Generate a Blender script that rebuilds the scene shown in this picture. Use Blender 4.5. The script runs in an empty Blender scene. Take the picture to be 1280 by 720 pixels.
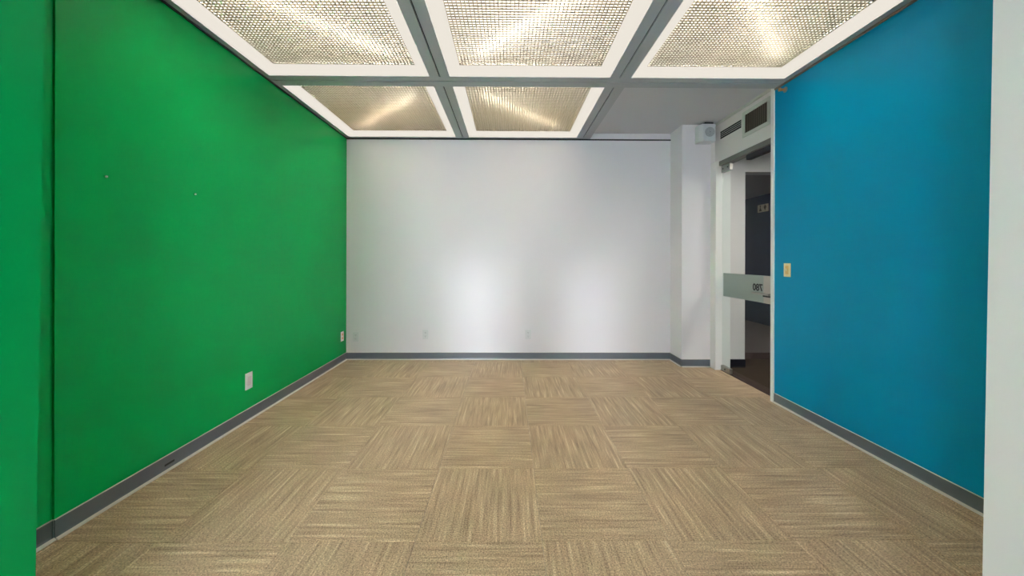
import bpy, bmesh, math, random
from mathutils import Vector, Matrix

random.seed(7)
sc = bpy.context.scene
C = sc.collection

# ------------------------------------------------------------------ camera
cam_data = bpy.data.cameras.new('camera')
cam_data.sensor_fit = 'HORIZONTAL'
cam_data.sensor_width = 36.0
cam_data.lens = 457.0 / 1280.0 * 36.0
cam_data.shift_y = -(360.0 - 323.9) / 1280.0
cam_data.clip_start = 0.02
cam = bpy.data.objects.new('camera', cam_data)
C.objects.link(cam)
YAW, ROLL = 0.0084, 0.0024
cam.matrix_world = (Matrix.Translation((0, 0, 1.3)) @ Matrix.Rotation(-YAW, 4, 'Z')
                    @ Matrix.Rotation(math.pi / 2, 4, 'X') @ Matrix.Rotation(ROLL, 4, 'Z'))
sc.camera = cam

# ------------------------------------------------------------------ light
world = bpy.data.worlds.new('daylight')
sc.world = world
world.use_nodes = True
world.node_tree.nodes['Background'].inputs[0].default_value = (0.83, 0.87, 1.0, 1)
world.node_tree.nodes['Background'].inputs[1].default_value = 11.0

sun_data = bpy.data.lights.new('sun', 'SUN')
sun_data.energy = 0.78
sun_data.angle = math.radians(7)
sun_data.color = (0.87, 0.90, 1.0)
sun = bpy.data.objects.new('sun', sun_data)
C.objects.link(sun)
sun_dir = Vector((0.15, 1.0, -0.215))
sun.rotation_euler = sun_dir.to_track_quat('-Z', 'Y').to_euler()
sun.location = (-2, -8, 4)

al = bpy.data.lights.new('corridor_fill', 'AREA')  # unseen area lamp added to light the white corridor wall
al.shape = 'RECTANGLE'; al.size = 0.5; al.size_y = 0.9
al.energy = 20.0
al.color = (1.0, 0.93, 0.84)
alo = bpy.data.objects.new('corridor_fill', al)
C.objects.link(alo); alo.location = (3.5, 2.9, 2.55)
al2 = bpy.data.lights.new('corridor_fill', 'AREA')  # second added lamp, out of view, for the far corridor
al2.shape = 'RECTANGLE'; al2.size = 0.5; al2.size_y = 0.5
al2.energy = 5.0
al2.color = (1.0, 0.9, 0.82)
alo2 = bpy.data.objects.new('corridor_fill', al2)
C.objects.link(alo2); alo2.location = (4.0, 6.2, 2.55)

DIFF_E, TUBE_E, SKIRT_E = 0.09, 640.0, 0.425     # the five light fixtures
vs = sc.view_settings
vs.view_transform = 'Standard'
vs.look = 'None'
vs.gamma = 1.0
vs.use_curve_mapping = False
vs.exposure = 1.0

# ------------------------------------------------------------------ measures
XL, XR, D, HC = -2.09, 2.42, 4.72, 2.853
JR = 0.009         # the end of the left wall sits back a little
YR = -1.6          # window wall behind
XD = 2.49          # door wall face
TOP = 3.25

# ------------------------------------------------------------------ materials
def new_mat(name):
    m = bpy.data.materials.new(name)
    m.use_nodes = True
    return m, m.node_tree.nodes, m.node_tree.links, m.node_tree.nodes['Principled BSDF']

def paint(name, col, rough=0.5, bump=0.0, scale=220, spec=0.5, metal=0.0, var=0.0):
    m, n, l, b = new_mat(name)
    b.inputs['Base Color'].default_value = (*col, 1)
    b.inputs['Roughness'].default_value = rough
    b.inputs['Specular IOR Level'].default_value = spec
    b.inputs['Metallic'].default_value = metal
    if bump or var:
        tc = n.new('ShaderNodeTexCoord')
        no = n.new('ShaderNodeTexNoise')
        no.inputs['Scale'].default_value = scale
        no.inputs['Detail'].default_value = 3
        l.new(tc.outputs['Object'], no.inputs['Vector'])
        if bump:
            bp = n.new('ShaderNodeBump')
            bp.inputs['Strength'].default_value = bump
            bp.inputs['Distance'].default_value = 0.002
            l.new(no.outputs['Fac'], bp.inputs['Height'])
            l.new(bp.outputs['Normal'], b.inputs['Normal'])
        if var:
            mx = n.new('ShaderNodeMix'); mx.data_type = 'RGBA'
            mx.inputs['A'].default_value = (*[c * (1 - var) for c in col], 1)
            mx.inputs['B'].default_value = (*[min(1, c * (1 + var)) for c in col], 1)
            n2 = n.new('ShaderNodeTexNoise'); n2.inputs['Scale'].default_value = 1.7
            l.new(tc.outputs['Object'], n2.inputs['Vector'])
            l.new(n2.outputs['Fac'], mx.inputs['Factor'])
            l.new(mx.outputs['Result'], b.inputs['Base Color'])
    return m

M = {}
M['green'] = paint('green_paint', (0.0, 0.335, 0.078), 0.25, 0.10, 160, spec=0.11, var=0.04)
M['blue'] = paint('blue_paint', (0.0, 0.258, 0.48), 0.28, 0.10, 160, spec=0.11, var=0.04)
M['white'] = paint('white_paint', (0.80, 0.765, 0.79), 0.42, 0.10, 160)
M['offwhite'] = paint('offwhite_paint', (0.76, 0.72, 0.70), 0.5, 0.08, 160)
M['jamb'] = paint('jamb_paint', (0.86, 0.86, 0.83), 0.35)
M['base'] = paint('vinyl_base', (0.135, 0.15, 0.175), 0.28, 0.05, 60)
M['caulk'] = paint('base_edge', (0.62, 0.58, 0.52), 0.6)
M['bar'] = paint('grey_metal_bar', (0.40, 0.425, 0.45), 0.45, 0.0)
M['slot'] = paint('dark_slot', (0.02, 0.022, 0.025), 0.7)
M['panel'] = paint('ceiling_panel', (0.60, 0.60, 0.63), 0.8, 0.2, 300)
M['soffit'] = paint('soffit_paint', (0.6, 0.6, 0.59), 0.8, 0.1, 300)
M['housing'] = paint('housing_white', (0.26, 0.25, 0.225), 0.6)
M['louver'] = paint('tan_louver', (0.22, 0.19, 0.135), 0.35)
M['plate'] = paint('outlet_plate', (0.72, 0.72, 0.73), 0.35)
M['platew'] = paint('white_plate', (0.93, 0.92, 0.92), 0.3)
M['pinkw'] = paint('pale_insert', (0.85, 0.75, 0.77), 0.35)
M['almond'] = paint('almond_plate', (0.82, 0.71, 0.38), 0.35)
M['almond2'] = paint('almond_toggle', (0.76, 0.5, 0.17), 0.35)
M['hole'] = paint('dark_hole', (0.03, 0.03, 0.03), 0.6)
M['steel'] = paint('brushed_steel', (0.42, 0.40, 0.38), 0.35, metal=0.9)
M['latch'] = paint('latch_cover', (0.50, 0.45, 0.41), 0.45)
M['header'] = paint('header_metal', (0.17, 0.16, 0.15), 0.45)
M['box'] = paint('speaker_white', (0.66, 0.68, 0.68), 0.5)
M['grille'] = paint('speaker_grille', (0.30, 0.31, 0.32), 0.6)
M['ventdark'] = paint('vent_dark', (0.012, 0.012, 0.012), 0.8)
M['ventbrown'] = paint('vent_brown', (0.21, 0.155, 0.125), 0.5)
M['ventback'] = paint('vent_back', (0.075, 0.055, 0.045), 0.7)
M['ventframe'] = paint('vent_frame', (0.60, 0.62, 0.56), 0.45)
M['brass'] = paint('brass', (0.55, 0.30, 0.12), 0.35, metal=0.7)
M['navy'] = paint('navy_paint', (0.008, 0.02, 0.072), 0.5)
M['navybase'] = paint('navy_base', (0.008, 0.009, 0.02), 0.4)
M['corrceil'] = paint('corridor_ceiling', (0.40, 0.35, 0.33), 0.8)
M['corrfloor'] = paint('corridor_carpet', (0.032, 0.0155, 0.007), 0.9, 0.4, 300, var=0.3)
M['corrgrey'] = paint('corridor_vinyl', (0.12, 0.10, 0.098), 0.5)
M['darkband'] = paint('corridor_threshold', (0.035, 0.014, 0.009), 0.7)
M['signp'] = paint('sign_plate', (0.62, 0.55, 0.44), 0.5)
M['signd'] = paint('sign_figure', (0.06, 0.04, 0.025), 0.5)
M['black'] = paint('black_vinyl', (0.015, 0.016, 0.02), 0.5)
M['screw'] = paint('screw_metal', (0.55, 0.75, 0.62), 0.3, metal=0.6)
M['concrete'] = paint('subfloor', (0.25, 0.22, 0.18), 0.9)

def emit_mat(name, col, strength, translucent=0.0):
    m = bpy.data.materials.new(name); m.use_nodes = True
    n, l = m.node_tree.nodes, m.node_tree.links
    n.clear()
    out = n.new('ShaderNodeOutputMaterial')
    e = n.new('ShaderNodeEmission')
    e.inputs[0].default_value = (*col, 1); e.inputs[1].default_value = strength
    if translucent:
        t = n.new('ShaderNodeBsdfTranslucent'); t.inputs[0].default_value = (translucent, translucent * .97, translucent * .92, 1)
        a = n.new('ShaderNodeAddShader')
        l.new(e.outputs[0], a.inputs[0]); l.new(t.outputs[0], a.inputs[1]); l.new(a.outputs[0], out.inputs[0])
    else:
        l.new(e.outputs[0], out.inputs[0])
    return m
M['diffuser'] = emit_mat('lit_diffuser', (1.0, 0.94, 0.82), DIFF_E, 0.8)
M['tube'] = emit_mat('lit_tube', (1.0, 0.965, 0.89), TUBE_E)
M['skirt'] = emit_mat('lit_skirt', (1.0, 0.935, 0.83), SKIRT_E)

def glass_mat(name, tint, opac=0.0, dcol=(1, 1, 1), rough=0.02):
    m = bpy.data.materials.new(name); m.use_nodes = True
    n, l = m.node_tree.nodes, m.node_tree.links
    n.clear()
    out = n.new('ShaderNodeOutputMaterial')
    tr = n.new('ShaderNodeBsdfTransparent'); tr.inputs[0].default_value = (*tint, 1)
    gl = n.new('ShaderNodeBsdfGlossy'); gl.inputs['Roughness'].default_value = rough
    lw = n.new('ShaderNodeLayerWeight')
    pw = n.new('ShaderNodeMath'); pw.operation = 'POWER'; pw.inputs[1].default_value = 5.0
    l.new(lw.outputs['Facing'], pw.inputs[0])
    fr = n.new('ShaderNodeMath'); fr.operation = 'MULTIPLY_ADD'
    fr.inputs[1].default_value = 0.6; fr.inputs[2].default_value = 0.02
    l.new(pw.outputs[0], fr.inputs[0])
    mx = n.new('ShaderNodeMixShader')
    l.new(fr.outputs[0], mx.inputs[0]); l.new(tr.outputs[0], mx.inputs[1]); l.new(gl.outputs[0], mx.inputs[2])
    last = mx
    if opac:
        df = n.new('ShaderNodeBsdfDiffuse'); df.inputs[0].default_value = (*dcol, 1)
        tl = n.new('ShaderNodeBsdfTranslucent'); tl.inputs[0].default_value = (*dcol, 1)
        m1 = n.new('ShaderNodeMixShader'); m1.inputs[0].default_value = 0.35
        l.new(df.outputs[0], m1.inputs[1]); l.new(tl.outputs[0], m1.inputs[2])
        m2 = n.new('ShaderNodeMixShader'); m2.inputs[0].default_value = opac
        l.new(mx.outputs[0], m2.inputs[1]); l.new(m1.outputs[0], m2.inputs[2])
        last = m2
    l.new(last.outputs[0], out.inputs[0])
    return m
M['glass'] = glass_mat('door_glass', (0.93, 0.95, 0.94))
M['winglass'] = glass_mat('window_glass', (0.95, 0.97, 0.97))
M['frost'] = glass_mat('frosted_film', (0.9, 0.95, 0.93), 0.8, (0.62, 0.68, 0.65), 0.3)

def carpet_mat():
    m, n, l, b = new_mat('carpet_tile')
    tc = n.new('ShaderNodeTexCoord')
    oi = n.new('ShaderNodeObjectInfo')
    off = n.new('ShaderNodeVectorMath'); off.operation = 'MULTIPLY_ADD'
    comb = n.new('ShaderNodeCombineXYZ')
    for i in range(3):
        l.new(oi.outputs['Random'], comb.inputs[i])
    off.inputs[1].default_value = (37.0, 53.0, 11.0)
    l.new(comb.outputs[0], off.inputs[0]); l.new(tc.outputs['Object'], off.inputs[2])
    def stripes(sx, sy, detail):
        mp = n.new('ShaderNodeMapping')
        mp.inputs['Scale'].default_value = (sx, sy, 0.0)
        l.new(off.outputs[0], mp.inputs['Vector'])
        no = n.new('ShaderNodeTexNoise'); no.inputs['Scale'].default_value = 1.0
        no.inputs['Detail'].default_value = detail; no.inputs['Roughness'].default_value = 0.6
        l.new(mp.outputs[0], no.inputs['Vector'])
        return no
    s1 = stripes(58, 2.2, 2.0)
    s2 = stripes(130, 5.0, 1.0)
    s3 = stripes(150, 150, 1.5)       # tufts
    s4 = stripes(3.5, 3.5, 2.0)       # soft wear
    def ramp(src, stops):
        r = n.new('ShaderNodeValToRGB')
        els = r.color_ramp.elements
        while len(els) < len(stops): els.new(0.5)
        for e, (p, c) in zip(els, stops):
            e.position = p; e.color = (*c, 1)
        l.new(src.outputs['Fac'], r.inputs[0])
        return r
    r1 = ramp(s1, [(0.28, (0.285, 0.185, 0.103)), (0.45, (0.40, 0.272, 0.155)), (0.58, (0.455, 0.32, 0.182)), (0.74, (0.64, 0.485, 0.29))])
    def mul(a, src, lo, hi, fac=1.0):
        r = ramp(src, [(0.3, (lo,) * 3), (0.7, (hi,) * 3)])
        mx = n.new('ShaderNodeMix'); mx.data_type = 'RGBA'; mx.blend_type = 'MULTIPLY'
        mx.inputs['Factor'].default_value = fac
        l.new(a, mx.inputs['A']); l.new(r.outputs[0], mx.inputs['B'])
        return mx.outputs['Result']
    c = mul(r1.outputs[0], s2, 0.88, 1.1)
    c = mul(c, s3, 0.5, 1.5)
    c = mul(c, s4, 0.92, 1.08)
    l.new(c, b.inputs['Base Color'])
    b.inputs['Roughness'].default_value = 0.85
    b.inputs['Sheen Weight'].default_value = 0.25
    b.inputs['Sheen Roughness'].default_value = 0.4
    bp = n.new('ShaderNodeBump'); bp.inputs['Strength'].default_value = 0.5; bp.inputs['Distance'].default_value = 0.003
    l.new(s3.outputs['Fac'], bp.inputs['Height']); l.new(bp.outputs[0], b.inputs['Normal'])
    return m
M['carpet'] = carpet_mat()

# ------------------------------------------------------------------ helpers
def bx(bm, x0, x1, y0, y1, z0, z1):
    v = [bm.verts.new((x, y, z)) for x in (x0, x1) for y in (y0, y1) for z in (z0, z1)]
    for f in ((0, 1, 3, 2), (4, 6, 7, 5), (0, 4, 5, 1), (2, 3, 7, 6), (0, 2, 6, 4), (1, 5, 7, 3)):
        bm.faces.new([v[i] for i in f])

def cyl(bm, center, axis, r, h, seg=24, r2=None):
    q = Vector(axis).to_track_quat('Z', 'Y').to_matrix().to_4x4()
    bmesh.ops.create_cone(bm, cap_ends=True, segments=seg, radius1=r, radius2=r if r2 is None else r2, depth=h,
                          matrix=Matrix.Translation(center) @ q)

def prism(bm, pts, h, plane='XY', at=0.0):
    """extrude a 2D outline by h along the plane's normal"""
    def P(a, b, c):
        return {'XY': (a, b, c), 'YZ': (c, a, b), 'XZ': (a, c, b)}[plane]
    lo = [bm.verts.new(P(a, b, at)) for a, b in pts]
    hi = [bm.verts.new(P(a, b, at + h)) for a, b in pts]
    bm.faces.new(lo[::-1]); bm.faces.new(hi)
    n = len(pts)
    for i in range(n):
        bm.faces.new((lo[i], lo[(i + 1) % n], hi[(i + 1) % n], hi[i]))

def obj(name, bm, mat, parent=None, bevel=0.0, seg=2, smooth=False):
    bmesh.ops.recalc_face_normals(bm, faces=bm.faces[:])
    me = bpy.data.meshes.new(name)
    bm.to_mesh(me); bm.free()
    me.materials.append(mat)
    o = bpy.data.objects.new(name, me)
    C.objects.link(o)
    if parent is not None: o.parent = parent
    if bevel:
        md = o.modifiers.new('bevel', 'BEVEL'); md.width = bevel; md.segments = seg; md.limit_method = 'ANGLE'
    if smooth:
        for p in me.polygons: p.use_smooth = True
    return o

def boxo(name, dims, mat, parent=None, bevel=0.0):
    bm = bmesh.new(); bx(bm, *dims)
    return obj(name, bm, mat, parent, bevel)

def structure(o):
    o['kind'] = 'structure'; return o

def empty(name, loc=(0, 0, 0), rot=(0, 0, 0)):
    o = bpy.data.objects.new(name, None); C.objects.link(o)
    o.location = loc; o.rotation_euler = rot; o.empty_display_size = 0.05
    return o

def tag(o, label, cat, group=None):
    o['label'] = label; o['category'] = cat
    if group: o['group'] = group
    return o

# ------------------------------------------------------------------ floor and carpet tiles
floor = structure(boxo('floor', (XL - 0.25, XD + 0.07, YR - 0.2, D + 0.2, -0.12, -0.008), M['concrete']))
S, TX, TY, GAP = 0.5852, -0.429, 1.6843, 0.0005
cache = {}
for i in range(-3, 6):
    for j in range(-6, 6):
        x0, x1 = TX + i * S, TX + (i + 1) * S
        y0, y1 = TY + j * S, TY + (j + 1) * S
        cx, cy = (x0 + x1) / 2, (y0 + y1) / 2
        xa, xb = max(x0, XL - JR), min(x1, 2.5)
        ya, yb = max(y0, YR), min(y1, D)
        if xb - xa < 0.02 or yb - ya < 0.02: continue
        along_y = (i + j) % 2 == 0
        lx0, lx1, ly0, ly1 = xa - cx + GAP, xb - cx - GAP, ya - cy + GAP, yb - cy - GAP
        if not along_y:      # the tile is laid a quarter turn round
            lx0, lx1, ly0, ly1 = ly0, ly1, -lx1, -lx0
        key = tuple(round(v, 4) for v in (lx0, lx1, ly0, ly1))
        if key not in cache:
            bm = bmesh.new()
            bx(bm, lx0, lx1, ly0, ly1, -0.008, 0.0)
            up = [e for e in bm.edges if all(v.co.z > -0.001 for v in e.verts)]
            bmesh.ops.bevel(bm, geom=up, offset=0.0012, segments=1, affect='EDGES')
            bmesh.ops.recalc_face_normals(bm, faces=bm.faces[:])
            me = bpy.data.meshes.new('carpet_tile'); bm.to_mesh(me); bm.free()
            me.materials.append(M['carpet']); cache[key] = me
        o = bpy.data.objects.new('carpet_tile', cache[key]); C.objects.link(o)
        o.location = (cx, cy, 0.0007 * ((i * 7 + j * 3) % 3))
        o.rotation_euler[2] = 0 if along_y else math.pi / 2
        o.parent = floor

# ------------------------------------------------------------------ walls
JOG = 1.70
def wall(name, boxes, mat):
    bm = bmesh.new()
    for b in boxes: bx(bm, *b)
    return structure(obj(name, bm, mat))
wall_left = wall('wall_left', [(XL - 0.25, XL, JOG, D + 0.2, -0.12, TOP), (XL - 0.25, XL - JR, YR - 0.2, JOG, -0.12, TOP)], M['green'])
wall_back = wall('wall_back', [(XL, 2.09, D, D + 0.2, -0.12, TOP)], M['white'])
pillar = wall('wall_back_pillar', [(2.09, 2.44, 4.403, D + 0.2, -0.12, TOP)], M['white'])
wall_right = wall('wall_right', [(XR, XR + 0.20, YR - 0.2, 3.31, -0.12, TOP)], M['blue'])
# short wall ends that frame the view towards the room
ST_Y0, ST_Y1 = 0.95, 1.15
def leaning_stub(name, x_edge_bot, x_edge_top, x_out, mat):
    bm = bmesh.new()
    pts = [(x_edge_bot, 0.0), (x_edge_top, TOP), (x_out, TOP), (x_out, 0.0)]
    prism(bm, pts, ST_Y1 - ST_Y0, 'XZ', ST_Y0)
    return structure(obj(name, bm, mat))
stub_l = leaning_stub('wall_left_return', -1.474, -1.433, XL - JR, M['green'])
stub_r = leaning_stub('wall_right_return', 1.503, 1.557, XR, M['offwhite'])

# window wall behind the viewpoint
WIN = [(-1.72, -1.02), (-0.16, 0.40)]
WZ0, WZ1 = 0.30, 2.62
edges = [XL - JR, WIN[0][0], WIN[0][1], WIN[1][0], WIN[1][1], XR]
wall_rear = wall('wall_rear', [(edges[0], edges[1], YR - 0.2, YR, -0.12, TOP), (edges[2], edges[3], YR - 0.2, YR, -0.12, TOP),
                 (edges[4], edges[5], YR - 0.2, YR, -0.12, TOP)] +
                [(a, b, YR - 0.2, YR, -0.12, WZ0) for a, b in WIN] + [(a, b, YR - 0.2, YR, WZ1, TOP) for a, b in WIN], M['white'])
for k, (a, b) in enumerate(WIN):
    bm = bmesh.new()
    yf0, yf1, w = YR - 0.14, YR - 0.08, 0.035
    bx(bm, a, a + w, yf0, yf1, WZ0, WZ1); bx(bm, b - w, b, yf0, yf1, WZ0, WZ1)
    bx(bm, a + w, b - w, yf0, yf1, WZ0, WZ0 + w); bx(bm, a + w, b - w, yf0, yf1, WZ1 - w, WZ1)
    wn = structure(obj('window_%d' % (k + 1), bm, M['bar']))
    boxo('pane', (a + w, b - w, YR - 0.113, YR - 0.107, WZ0 + w, WZ1 - w), M['winglass'], wn)

# ------------------------------------------------------------------ door wall
wall_door = wall('wall_door', [(XD, XD + 0.12, 3.345, 4.403, 2.455, TOP), (2.44, XD + 0.12, 4.403, D + 0.2, -0.12, TOP)], M['offwhite'])
trim_post = wall('trim_1', [(2.435, XD + 0.12, 4.285, 4.403, -0.008, 2.455)], M['jamb'])
trim_strip = wall('trim_2', [(XR - 0.012, XD + 0.14, 3.31, 3.345, -0.008, TOP)], M['jamb'])

# door with its header
GX = 2.515
door = structure(empty('door_1', (GX, 4.27, 0)))
def dp(name, dims, mat, parent=None, bevel=0.0):
    """a part of the door from world dims"""
    x0, x1, y0, y1, z0, z1 = dims
    px, py, pz = GX, 4.27, 0
    return boxo(name, (x0 - px, x1 - px, y0 - py, y1 - py, z0 - pz, z1 - pz), mat, parent or door, bevel)
glass = dp('glass_panel', (GX - 0.006, GX + 0.006, 3.352, 4.28, 0.012, 2.395), M['glass'])
dp('frosted_band', (GX + 0.0065, GX + 0.0075, 3.354, 4.278, 0.872, 1.143), M['frost'])
dp('header_rail', (GX - 0.045, GX + 0.05, 3.345, 4.285, 2.402, 2.455), M['header'], bevel=0.003)
dp('dark_track', (GX - 0.012, GX + 0.04, 3.347, 3.84, 2.352, 2.402), M['black'])
pf = dp('patch_fitting', (GX - 0.018, GX + 0.018, 4.12, 4.283, 2.32, 2.398), M['steel'], bevel=0.003)
for (yy, zz) in ((4.155, 2.36), (4.245, 2.36)):
    bm = bmesh.new(); cyl(bm, (-0.02, yy - 4.27, zz), (1, 0, 0), 0.008, 0.006, 12)
    obj('screw', bm, M['black'], pf)
pf2 = dp('patch_fitting', (GX - 0.018, GX + 0.018, 4.115, 4.283, 0.004, 0.062), M['steel'], bevel=0.003)
bm = bmesh.new(); cyl(bm, (-0.02, 4.2 - 4.27, 0.033), (1, 0, 0), 0.008, 0.006, 12); obj('screw', bm, M['black'], pf2)
# latch plate and lever
lp = dp('latch_plate', (GX - 0.014, GX - 0.0062, 3.356, 3.572, 0.873, 1.142), M['latch'], bevel=0.003)
bm = bmesh.new()
cyl(bm, (-0.035, 3.45 - 4.27, 0.965), (1, 0, 0), 0.011, 0.05, 16)
bx(bm, -0.068, -0.052, 3.43 - 4.27, 3.665 - 4.27, 0.957, 0.978)
obj('lever_handle', bm, M['steel'], door, 0.003)
boxo('latch_slot', (-0.0175, -0.0139, 3.362 - 4.27, 3.575 - 4.27, 0.935, 0.951), M['black'], lp)
# room number, applied to the corridor side so it reads reversed from here
cu = bpy.data.curves.new('room_number', 'FONT')
cu.body = '780'; cu.size = 0.098; cu.align_x = 'CENTER'; cu.align_y = 'CENTER'; cu.extrude = 0.0006; cu.offset = 0.0022
tmp = bpy.data.objects.new('room_number_curve', cu); C.objects.link(tmp)
bpy.context.view_layer.update()
dg = bpy.context.evaluated_depsgraph_get()
me = bpy.data.meshes.new_from_object(tmp.evaluated_get(dg))
C.objects.unlink(tmp); bpy.data.objects.remove(tmp)
me.materials.clear(); me.materials.append(M['black'])
num = bpy.data.objects.new('room_number', me); C.objects.link(num)
num.parent = door
# faces +X (the corridor): local x -> world +Y, local y -> world +Z
num.matrix_local = Matrix.Translation((-0.0075, 3.665 - 4.27, 1.018)) @ Matrix(((0, 0, 1, 0), (1, 0, 0, 0), (0, 1, 0, 0), (0, 0, 0, 1)))
threshold = structure(boxo('trim_3', (2.492, XD + 0.14, 3.345, 4.285, -0.01, 0.003), M['darkband']))

# ------------------------------------------------------------------ corridor beyond the glass
CX1, CY1, CY0 = 5.10, 9.0, 1.2
cf = structure(boxo('floor_corridor', (XD + 0.07, CX1 + 0.1, CY0, CY1, -0.12, -0.002), M['corrfloor']))
boxo('dark_band', (2.95, CX1, 4.78, 5.08, -0.002, 0.001), M['darkband'], cf)
boxo('grey_floor', (2.62, CX1, 5.08, CY1, -0.002, 0.002), M['corrgrey'], cf)
structure(boxo('ceiling_corridor', (2.62, CX1 + 0.1, CY0, CY1, 2.60, 2.70), M['corrceil']))
wall('wall_corridor_white', [(2.61, 2.85, 4.39, 4.55, -0.002, 2.60), (2.85, CX1, 4.39, 4.55, 2.36, 2.60), (2.61, 2.66, 4.55, CY1, -0.002, 2.6)], M['offwhite'])
structure(boxo('baseboard_corridor', (2.61, 2.852, 4.378, 4.39, 0, 0.10), M['navybase']))
wall('wall_corridor_navy', [(CX1, CX1 + 0.1, CY0, CY1, -0.002, 2.60), (2.62, CX1, CY1, CY1 + 0.1, -0.1, 2.7), (2.62, CX1, CY0 - 0.1, CY0, -0.1, 2.7)], M['navy'])
# sign with two figures on the navy wall
SY, SZ = 7.29, 2.335
sign = tag(empty('restroom_sign', (CX1, SY, SZ)), 'small beige sign with two dark figures on the navy corridor wall', 'sign')
boxo('plate', (-0.015, 0, -0.15, 0.15, -0.075, 0.075), M['signp'], sign, 0.004)
for yc, up in ((0.065, True), (-0.07, False)):
    bm = bmesh.new()
    tri = [(yc - 0.042, -0.055), (yc + 0.042, -0.055), (yc, 0.03)] if up else [(yc - 0.042, 0.03), (yc + 0.042, 0.03), (yc, -0.055)]
    prism(bm, tri, 0.002, 'YZ', -0.0172)
    cyl(bm, (-0.0162, yc, 0.043), (1, 0, 0), 0.018, 0.002, 14)
    obj('figure', bm, M['signd'], sign)

# ------------------------------------------------------------------ baseboards: vinyl cove with a pale toe and top edge
def cove(name, p0, p1, nrm, h=0.095):
    """runs from p0 to p1 at the wall face; nrm points into the room"""
    p0, p1, n = Vector((*p0, 0)), Vector((*p1, 0)), Vector((*nrm, 0))
    def sweep(prof):
        bm = bmesh.new()
        a = [bm.verts.new(p0 + n * d + Vector((0, 0, z))) for d, z in prof]
        b = [bm.verts.new(p1 + n * d + Vector((0, 0, z))) for d, z in prof]
        k = len(prof)
        for i in range(k): bm.faces.new((a[i], a[(i + 1) % k], b[(i + 1) % k], b[i]))
        bm.faces.new(a[::-1]); bm.faces.new(b)
        return bm
    o = structure(obj(name, sweep([(0, 0.002), (0.012, 0.002), (0.008, 0.012), (0.005, 0.022), (0.0045, h - 0.003), (0.0, h)]), M['base']))
    obj('toe_edge', sweep([(0.0, 0.002), (0.020, 0.002), (0.018, 0.007), (0.0085, 0.013), (0.0, 0.013)]), M['caulk'], o)
    obj('top_edge', sweep([(0.0, h - 0.0025), (0.0048, h - 0.0025), (0.0035, h + 0.0005), (0.0, h + 0.0015)]), M['caulk'], o)
    return o
bl = cove('baseboard_left', (XL, JOG), (XL, D), (1, 0))
cove('baseboard_left_end', (XL - JR, ST_Y1), (XL - JR, JOG), (1, 0))
cove('baseboard_left_jog', (XL - JR, JOG), (XL, JOG), (0, -1))
cove('baseboard_left_return', (-1.472, ST_Y0), (-1.472, ST_Y1), (1, 0))
cove('baseboard_left_return_far', (XL - JR, ST_Y1), (-1.474, ST_Y1), (0, 1))
cove('baseboard_left_near', (XL - JR, YR), (XL - JR, ST_Y0), (1, 0))
cove('baseboard_back', (XL, D), (2.09, D), (0, -1))
cove('baseboard_pillar_side', (2.09, 4.403), (2.09, D), (-1, 0))
cove('baseboard_pillar', (2.09, 4.403), (2.435, 4.403), (0, -1))
cove('baseboard_right', (XR, ST_Y1), (XR, 3.31), (-1, 0), 0.088)
cove('baseboard_right_near', (XR, YR), (XR, ST_Y0), (-1, 0), 0.088)
cove('baseboard_right_return_far', (1.505, ST_Y1), (XR, ST_Y1), (0, 1), 0.088)
boxo('scuff_mark', (XL + 0.0045, XL + 0.0056, 2.235, 2.30, 0.035, 0.047), M['black'], bl)

# ------------------------------------------------------------------ ceiling
ceiling = structure(boxo('ceiling', (XL - 0.25, XD + 0.12, YR - 0.2, D + 0.2, TOP, TOP + 0.1), M['soffit']))
def grid_bar_part(name, x0, x1, y0, y1, groove, along):
    """flat grey grid bar, two halves with a dark slot between"""
    z0, z1, g = HC, 2.945, 0.006
    bm = bmesh.new()
    if groove is None:
        bx(bm, x0, x1, y0, y1, z0, z1)
    elif along == 'Y':
        bx(bm, x0, groove - g, y0, y1, z0, z1); bx(bm, groove + g, x1, y0, y1, z0, z1)
    else:
        bx(bm, x0, x1, y0, groove - g, z0, z1); bx(bm, x0, x1, groove + g, y1, z0, z1)
    o = obj(name, bm, M['bar'], ceiling)
    if groove is not None:
        d = (groove - g, groove + g, y0, y1, z0 + 0.014, z1) if along == 'Y' else (x0, x1, groove - g, groove + g, z0 + 0.014, z1)
        boxo('slot', d, M['slot'], o)
    return o
B1, B2 = (-0.680, -0.511), (0.862, 1.042)
YB1, YB2 = (3.122, 3.298), (1.585, 1.752)
FYB, FYF = (3.298, 4.672), (1.752, 3.122)
FXL, FXC, FXR = (-2.040, B1[0]), (B1[1], B2[0]), (B2[1], 2.362)
grid_bar_part('grid_bar', XL, XR, *YB1, 3.203, 'X')
grid_bar_part('grid_bar', XL, XR, *YB2, None, 'X')
for yr in (FYF, FYB):
    grid_bar_part('grid_bar', *B1, *yr, -0.594, 'Y')
    grid_bar_part('grid_bar', *B2, *yr, 0.946, 'Y')
    grid_bar_part('edge_bar', XL, FXL[0], *yr, None, 'Y')
grid_bar_part('edge_bar', FXR[1], XR, *FYF, None, 'Y')
grid_bar_part('edge_bar', XL, B2[1], FYB[1], D, None, 'X')
# flat panel with no light above the doorway corner
boxo('ceiling_panel', (B2[1], XD, YB1[1], D, 2.93, 2.96), M['panel'], ceiling)
# plain ceiling towards the windows
boxo('ceiling_panel', (XL - JR, XR, YR, YB2[0], HC, HC + 0.06), M['soffit'], ceiling)
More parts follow.
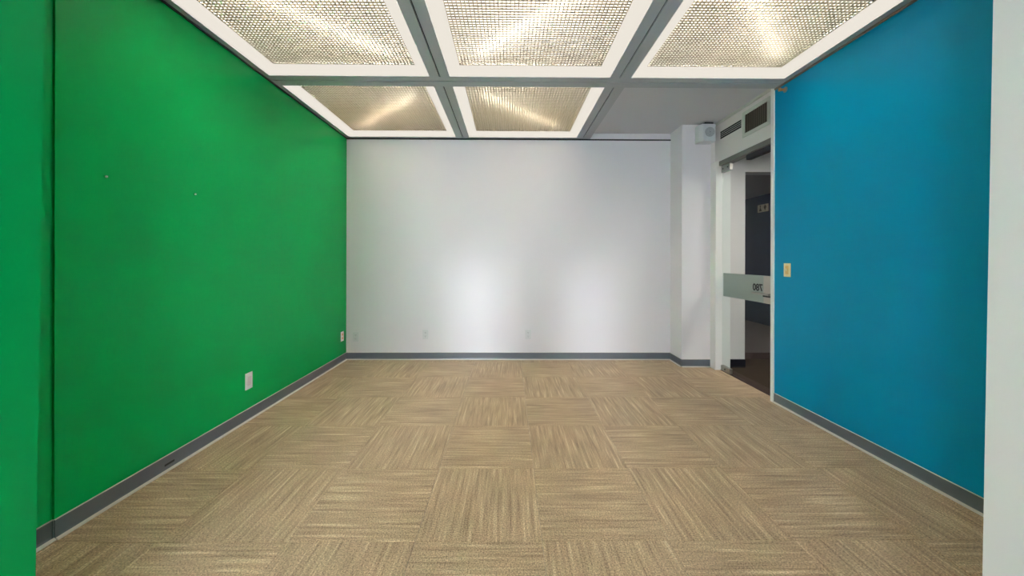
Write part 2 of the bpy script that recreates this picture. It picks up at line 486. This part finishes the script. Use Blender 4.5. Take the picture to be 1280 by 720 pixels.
# thin dark strips where the grid meets the walls
structure(boxo('trim_4', (XL, 2.09, D - 0.010, D, HC - 0.016, HC - 0.001), M['slot']))  # shade of the shadow gap put in as a dark bar
structure(boxo('trim_5', (XL, XL + 0.010, YB2[0], D - 0.010, HC - 0.012, HC - 0.001), M['slot']))
structure(boxo('trim_6', (XR - 0.014, XR, YB2[0], 3.30, HC - 0.014, HC - 0.001), M['ventbrown']))
structure(boxo('trim_7', (XD - 0.02, XD, 3.345, 4.403, 2.905, 2.93), M['ventframe']))

# ------------------------------------------------------------------ light fixtures
louver_cache = {}
def louver_mesh(w, d):
    key = (round(w, 3), round(d, 3))
    if key in louver_cache: return louver_cache[key]
    pitch, t, h = 0.0262, 0.0066, 0.0082
    bm = bmesh.new()
    nx = round(w / pitch); ny = round(d / pitch)
    for k in range(nx + 1):
        x = -w / 2 + k * w / nx
        bx(bm, x - t / 2, x + t / 2, -d / 2, d / 2, 0, h)
    for k in range(ny + 1):
        y = -d / 2 + k * d / ny
        bx(bm, -w / 2, w / 2, y - t / 2, y + t / 2, 0.0004, h)
    bmesh.ops.recalc_face_normals(bm, faces=bm.faces[:])
    me = bpy.data.meshes.new('louver'); bm.to_mesh(me); bm.free()
    me.materials.append(M['louver'])
    louver_cache[key] = me
    return me

def fixture(xr, yr, diag, label):
    cx, cy = sum(xr) / 2, sum(yr) / 2
    w, d = xr[1] - xr[0], yr[1] - yr[0]
    ins, rise = 0.100, 0.047
    f = tag(empty('ceiling_light', (cx, cy, HC)), label, 'ceiling light', 'square louvred ceiling lights')
    iw, idp = w - 2 * ins, d - 2 * ins
    # housing: white box open at the bottom
    bm = bmesh.new()
    z0, z1, t = rise + 0.02, 0.28, 0.006
    a, b = w / 2 - 0.008, d / 2 - 0.008
    bx(bm, -a, a, -b, b, z1 - t, z1)
    bx(bm, -a, -a + t, -b, b, z0, z1 - t); bx(bm, a - t, a, -b, b, z0, z1 - t)
    bx(bm, -a + t, a - t, -b, -b + t, z0, z1 - t); bx(bm, -a + t, a - t, b - t, b, z0, z1 - t)
    obj('housing', bm, M['housing'], f)
    # four sloping lit sides
    ow, od = w / 2 - 0.003, d / 2 - 0.003
    bw, bd = iw / 2, idp / 2
    O = [(-ow, -od), (ow, -od), (ow, od), (-ow, od)]
    I = [(-bw, -bd), (bw, -bd), (bw, bd), (-bw, bd)]
    for k in range(4):
        bm = bmesh.new()
        q = (k + 1) % 4
        lo = [bm.verts.new((*O[k], 0.002)), bm.verts.new((*O[q], 0.002)), bm.verts.new((*I[q], rise)), bm.verts.new((*I[k], rise))]
        hi = [bm.verts.new((v.co.x, v.co.y, v.co.z + 0.004)) for v in lo]
        bm.faces.new(lo); bm.faces.new(hi[::-1])
        for s in range(4): bm.faces.new((lo[s], lo[(s + 1) % 4], hi[(s + 1) % 4], hi[s]))
        obj('lit_side', bm, M['skirt'], f)
    lv = bpy.data.objects.new('louver', louver_mesh(iw, idp)); C.objects.link(lv)
    lv.parent = f; lv.location = (0, 0, rise); lv['kind'] = 'stuff'
    boxo('diffuser', (-iw / 2, iw / 2, -idp / 2, idp / 2, rise + 0.018, rise + 0.021), M['diffuser'], f)
    # one fluorescent tube laid across the corner-to-corner line
    bm = bmesh.new()
    ang = math.radians(45 * diag)
    dv = Vector((math.cos(ang), math.sin(ang), 0))
    cyl(bm, (0, 0, rise + 0.080), dv, 0.019, 1.18, 16)
    obj('tube', bm, M['tube'], f, smooth=True)
    return f
fixture(FXL, FYF, 1, 'lit louvred ceiling panel along the green wall, away from the white wall')
fixture(FXC, FYF, -1, 'lit louvred ceiling panel in the middle row, away from the white wall')
fixture(FXR, FYF, 1, 'lit louvred ceiling panel along the blue wall')
fixture(FXL, FYB, -1, 'lit louvred ceiling panel in the corner of green and white walls')
fixture(FXC, FYB, 1, 'lit louvred ceiling panel against the white wall, beside the unlit grey panel')

# ------------------------------------------------------------------ outlets and switch
def plate_thing(name, loc, rotz, w, h, label, cat, group, pm, im, kind):
    t = tag(empty(name, loc, (0, 0, rotz)), label, cat, group)      # local -Y faces the room
    boxo('plate', (-w / 2, w / 2, -0.006, 0, -h / 2, h / 2), pm, t, 0.0025)
    if kind == 'duplex':
        for s in (-1, 1):
            bm = bmesh.new()
            bx(bm, -0.0165, 0.0165, -0.0085, -0.005, s * 0.0225 - 0.0145, s * 0.0225 + 0.0145)
            r = obj('socket', bm, im, t, 0.003)
            bm = bmesh.new()
            bx(bm, -0.0075, -0.0050, -0.0092, -0.0084, s * 0.0225 - 0.001, s * 0.0225 + 0.008)
            bx(bm, 0.0050, 0.0075, -0.0092, -0.0084, s * 0.0225 - 0.001, s * 0.0225 + 0.007)
            cyl(bm, (0, -0.0088, s * 0.0225 - 0.008), (0, 1, 0), 0.0025, 0.001, 10)
            obj('slots', bm, M['hole'], r)
    elif kind == 'decora':
        boxo('insert', (-0.019, 0.019, -0.0085, -0.005, -0.036, 0.036), im, t, 0.002)
    elif kind == 'toggle':
        boxo('insert', (-0.018, 0.018, -0.0078, -0.005, -0.037, 0.037), im, t, 0.0015)
        bm = bmesh.new()
        prism(bm, [(-0.0075, -0.010), (-0.020, 0.006), (-0.020, 0.012), (-0.0075, 0.010)], 0.010, 'YZ', -0.005)
        obj('lever', bm, pm, t)
    if kind != 'decora':
        zs = (0,) if kind == 'duplex' else (-0.046, 0.046)
        for z in zs:
            bm = bmesh.new(); cyl(bm, (0, -0.0062, z), (0, 1, 0), 0.003, 0.0014, 10); obj('screw', bm, im, t)
    return t
RL = math.pi / 2          # faces +X
RB = 0.0                  # faces -Y
RRW = -math.pi / 2        # faces -X
plate_thing('wall_outlet', (XL, 2.955, 0.318), RL, 0.079, 0.132, 'white wall plate with a plain insert on the green wall', 'outlet', None, M['platew'], M['pinkw'], 'decora')
plate_thing('wall_outlet', (XL, 4.60, 0.327), RL, 0.074, 0.120, 'ivory outlet on the green wall, next to the far corner', 'outlet', None, M['platew'], M['almond2'], 'duplex')
plate_thing('wall_outlet', (-1.965, D, 0.297), RB, 0.074, 0.120, 'pale outlet on the white wall, next to the green wall', 'outlet', 'outlets on the white wall', M['plate'], M['plate'], 'duplex')
plate_thing('wall_outlet', (-1.072, D, 0.328), RB, 0.074, 0.120, 'middle one of three pale outlets along the white wall', 'outlet', 'outlets on the white wall', M['plate'], M['plate'], 'duplex')
plate_thing('wall_outlet', (0.251, D, 0.328), RB, 0.076, 0.122, 'pale outlet on the white wall, farthest from the green wall', 'outlet', 'outlets on the white wall', M['plate'], M['plate'], 'duplex')
plate_thing('light_switch', (XR, 3.155, 1.211), RRW, 0.076, 0.118, 'almond toggle light switch on the blue wall beside the glass door', 'switch', None, M['almond'], M['almond2'], 'toggle')

# ------------------------------------------------------------------ speaker box above the pillar
sp = tag(empty('wall_speaker', (2.325, 4.403, 2.69)), 'white box speaker with a round grille high on the white pillar', 'speaker')
bm = bmesh.new()
prism(bm, [(-0.08, 0.0), (-0.08, -0.09), (-0.048, -0.135), (0.10, -0.135), (0.10, 0.0)], 0.205, 'XY', 0.0)
obj('cabinet', bm, M['box'], sp, 0.006)
bm = bmesh.new(); cyl(bm, (0.028, -0.137, 0.108), (0, 1, 0), 0.056, 0.008, 32); gr = obj('grille', bm, M['grille'], sp)
bm = bmesh.new()
for k in range(5):
    r = 0.012 + 0.0095 * k
    n = 28
    for a in range(n):
        a0, a1 = 2 * math.pi * a / n, 2 * math.pi * (a + 1) / n
        q = [bm.verts.new((0.028 + rr * math.cos(t), -0.1418, 0.108 + rr * math.sin(t))) for rr, t in ((r, a0), (r, a1), (r + 0.003, a1), (r + 0.003, a0))]
        bm.faces.new(q)
obj('grille_rings', bm, M['box'], gr)
boxo('dark_gap_block', (0.0, 0.10, -0.08, 0.0, 0.205, 0.24), M['ventdark'], sp)  # dark block put in for the shaded gap under the ceiling, not a mount

# ------------------------------------------------------------------ vents above the door
v1 = tag(empty('slot_vent', (XD, 4.095, 2.718)), 'narrow black slot vent with white slats above the glass door', 'vent')
boxo('back', (-0.002, 0.0, -0.192, 0.192, 0.0, 0.086), M['ventdark'], v1)
bm = bmesh.new()
for k in range(3):
    z = 0.0215 * (k + 1)
    boxo('slat', (-0.0045, -0.002, -0.192, 0.192, z - 0.0013, z + 0.0013), M['offwhite'], v1)
bm.free()
v2 = tag(empty('return_vent', (XD, 3.665, 2.60)), 'brown bladed return vent in a pale frame above the glass door', 'vent')
y0, y1, z0, z1 = -0.17, 0.17, 0.03, 0.225
boxo('back', (-0.002, 0.0, y0, y1, z0, z1), M['ventback'], v2)
bm = bmesh.new(); F = 0.036
bx(bm, -0.012, 0, y0 - F, y1 + F, z1, z1 + F); bx(bm, -0.012, 0, y0 - F, y1 + F, z0 - F, z0)
bx(bm, -0.012, 0, y0 - F, y0, z0, z1); bx(bm, -0.012, 0, y1, y1 + F, z0, z1)
obj('frame', bm, M['ventframe'], v2, 0.002)
for k in range(12):
    y = y0 + (k + 0.5) * (y1 - y0) / 12
    bm = bmesh.new()
    prism(bm, [(-0.010, y - 0.010), (-0.002, y + 0.002), (-0.002, y + 0.006), (-0.010, y - 0.006)], z1 - z0, 'XY', z0)
    obj('blade', bm, M['ventbrown'], v2)

# ------------------------------------------------------------------ small hardware on the coloured walls
hk = tag(empty('sprinkler_head', (XR, 3.182, 2.79)), 'small brass fitting sticking out of the blue wall near the ceiling', 'sprinkler')
bm = bmesh.new(); cyl(bm, (-0.004, 0, 0), (1, 0, 0), 0.024, 0.008, 20); obj('escutcheon', bm, M['housing'], hk, 0.002)
bm = bmesh.new(); cyl(bm, (-0.022, 0, 0), (1, 0, 0), 0.009, 0.03, 14); bx(bm, -0.052, -0.034, -0.003, 0.003, -0.013, 0.013); obj('nozzle', bm, M['brass'], hk)
bm = bmesh.new(); cyl(bm, (-0.054, 0, 0), (1, 0, 0), 0.016, 0.003, 16); obj('deflector', bm, M['brass'], hk)
for y, z, lab in ((1.91, 1.722, 'bare screw in the green wall, the one farther from the white wall'), (2.447, 1.726, 'bare screw in the green wall, the one nearer the white wall')):
    s = tag(empty('wall_screw', (XL, y, z)), lab, 'screw', 'screws in the green wall')
    bm = bmesh.new(); cyl(bm, (0.002, 0, 0), (1, 0, 0), 0.009, 0.004, 16); obj('anchor', bm, M['green'], s)
    bm = bmesh.new(); cyl(bm, (0.006, 0, 0), (1, 0, 0), 0.005, 0.006, 12); obj('screw_head', bm, M['screw'], s)
